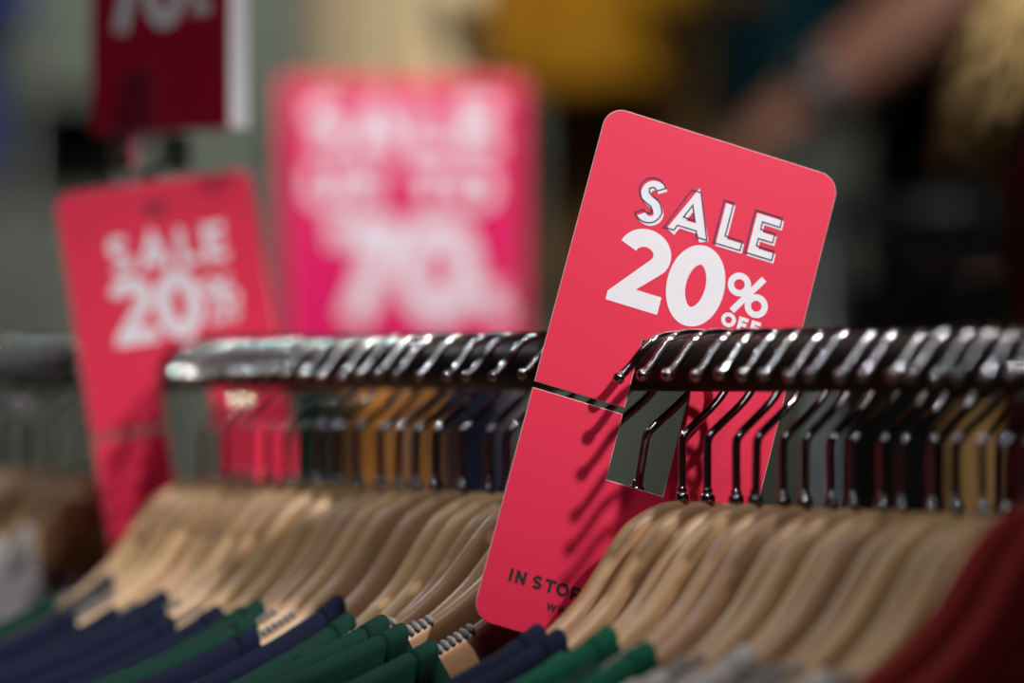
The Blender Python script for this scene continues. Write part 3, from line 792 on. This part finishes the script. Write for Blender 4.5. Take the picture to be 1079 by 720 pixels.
# facing -x; near side (the camera's) is -y
pel = jv((0, 0, 0.98), (0.09, 0.09)); wai = jv((0.0, 0, 1.12), (0.09, 0.09), pel); che = jv((-0.01, 0, 1.33), (0.10, 0.14), wai); nb = jv((0.0, 0, 1.49), (0.07, 0.10), che)
nk = jv((-0.015, 0, 1.56), 0.052, nb); hd = jv((-0.03, 0, 1.65), (0.082, 0.070), nk); ht = jv((-0.02, 0, 1.74), (0.080, 0.066), hd); hp = jv((-0.012, 0, 1.79), (0.05, 0.045), ht)
for s in (-1, 1):
    hip = jv((0, s*0.09, 0.90), 0.085, pel); kn = jv((-0.015, s*0.10, 0.50), 0.055, hip); cf = jv((0.02, s*0.10, 0.36), 0.053, kn); an = jv((0.02, s*0.10, 0.09), 0.036, cf); jv((-0.13, s*0.11, 0.04), (0.035, 0.03), an)
def arm(sh, el, wr, hand_dir, curl):
    a0 = jv(sh, 0.060, nb); a1 = jv(((sh[0]+el[0])/2, (sh[1]+el[1])/2, (sh[2]+el[2])/2), 0.050, a0); a2 = jv(el, 0.046, a1)
    a3 = jv((el[0]*0.6+wr[0]*0.4, el[1]*0.6+wr[1]*0.4, el[2]*0.6+wr[2]*0.4), 0.046, a2); a4 = jv(wr, (0.031, 0.028), a3)
    d = Vector(hand_dir).normalized(); side = d.cross(Vector((0, 0, 1))).normalized(); dn = side.cross(d)*-1
    pm = Vector(wr)+d*0.055; p_ = jv(pm, (0.038, 0.018), a4)
    for k, ln in enumerate((0.070, 0.080, 0.074, 0.058)):
        o_ = side*(0.027-0.018*k); b0_ = jv(pm+d*0.035+o_, 0.0095, p_)
        b1_ = jv(pm+d*(0.035+ln*0.5)+o_*1.1+dn*curl*0.3, 0.0088, b0_); jv(pm+d*(0.035+ln*0.85)+o_*1.1+dn*curl, 0.0075, b1_)
    th = jv(pm-d*0.02+side*0.035+dn*0.005, 0.011, p_); jv(pm+d*0.025+side*0.058+dn*0.015, 0.009, th)
arm((-0.005, -0.175, 1.49), (-0.050, -0.27, 1.285), (-0.215, -0.29, 1.165), (-0.74, -0.02, -0.6), 0.03)
arm((-0.005, 0.175, 1.49), (0.08, 0.25, 1.22), (0.10, 0.25, 0.98), (-0.1, 0, -0.99), 0.03)
nose = jv((-0.118, 0, 1.655), 0.014, hd)
skin_body('body', V, E, M['skin'], pr)
for s in (-1, 1):
    bm = bmesh.new(); ball(bm, (-0.1, s*0.030, 1.69), 0.012, 10); o = obj('eye', bm, M['black'], pr, True)
bm = bmesh.new(); ball(bm, (0.012, 0, 1.735), 0.105, 20, (1, 0.88, 0.95))
for v in list(bm.verts):
    if v.co.x < -0.05 and v.co.z < 1.76: v.co.x = -0.05
tube(bm, smooth_path([(0.09, 0, 1.74), (0.12, 0, 1.62), (0.10, 0, 1.45)], 5), [0.06-0.003*i for i in range(11)], 12); obj('hair', bm, M['hair'], pr, True)
V2, E2 = V, E
V = []; E = []
a = jv((0, 0, 0.90), (0.165, 0.175)); b1 = jv((0, 0, 1.12), (0.145, 0.150), a); c1 = jv((-0.01, 0, 1.33), (0.125, 0.16), b1); d1 = jv((0, 0, 1.49), (0.085, 0.12), c1); jv((-0.008, 0, 1.535), 0.064, d1)
for s, el in ((-1, (-0.035, -0.235, 1.36)), (1, (0.015, 0.215, 1.34))):
    sh = jv((-0.005, s*0.18, 1.485), 0.072, d1); jv(el, 0.062, sh)
o = skin_body('black_top', V, E, M['black'], pr); o.name = 'top'; o['label'] = 'black short-sleeved top'
V = []; E = []
a = jv((0, 0, 1.0), (0.155, 0.16)); a = jv((0, 0, 0.93), (0.158, 0.165), a)
for s in (-1, 1):
    hip = jv((0, s*0.09, 0.84), 0.098, a); kn = jv((-0.015, s*0.10, 0.50), 0.075, hip); jv((0.02, s*0.10, 0.12), 0.065, kn)
o = skin_body('trousers', V, E, M['black'], pr)
for s in (-1, 1):
    bm = bmesh.new(); ball(bm, (-0.06, s*0.108, 0.045), 0.045, 16, (2.7, 1.05, 1.0)); obj('shoe', bm, M['hair'], pr, True)
bm = bmesh.new()
wd = (Vector((-0.215, -0.29, 1.165))-Vector((-0.050, -0.27, 1.285))).normalized(); wc = Vector((-0.205, -0.289, 1.172))
u = wd.cross(Vector((0, 1, 0))).normalized(); v = wd.cross(u)
tube(bm, [wc-wd*0.02, wc-wd*0.018, wc+wd*0.010, wc+wd*0.012], [0.033, 0.039, 0.038, 0.032], 24)
o = obj('wrist_band', bm, M['steel'], pr, True); o['label'] = 'grey wrist band'
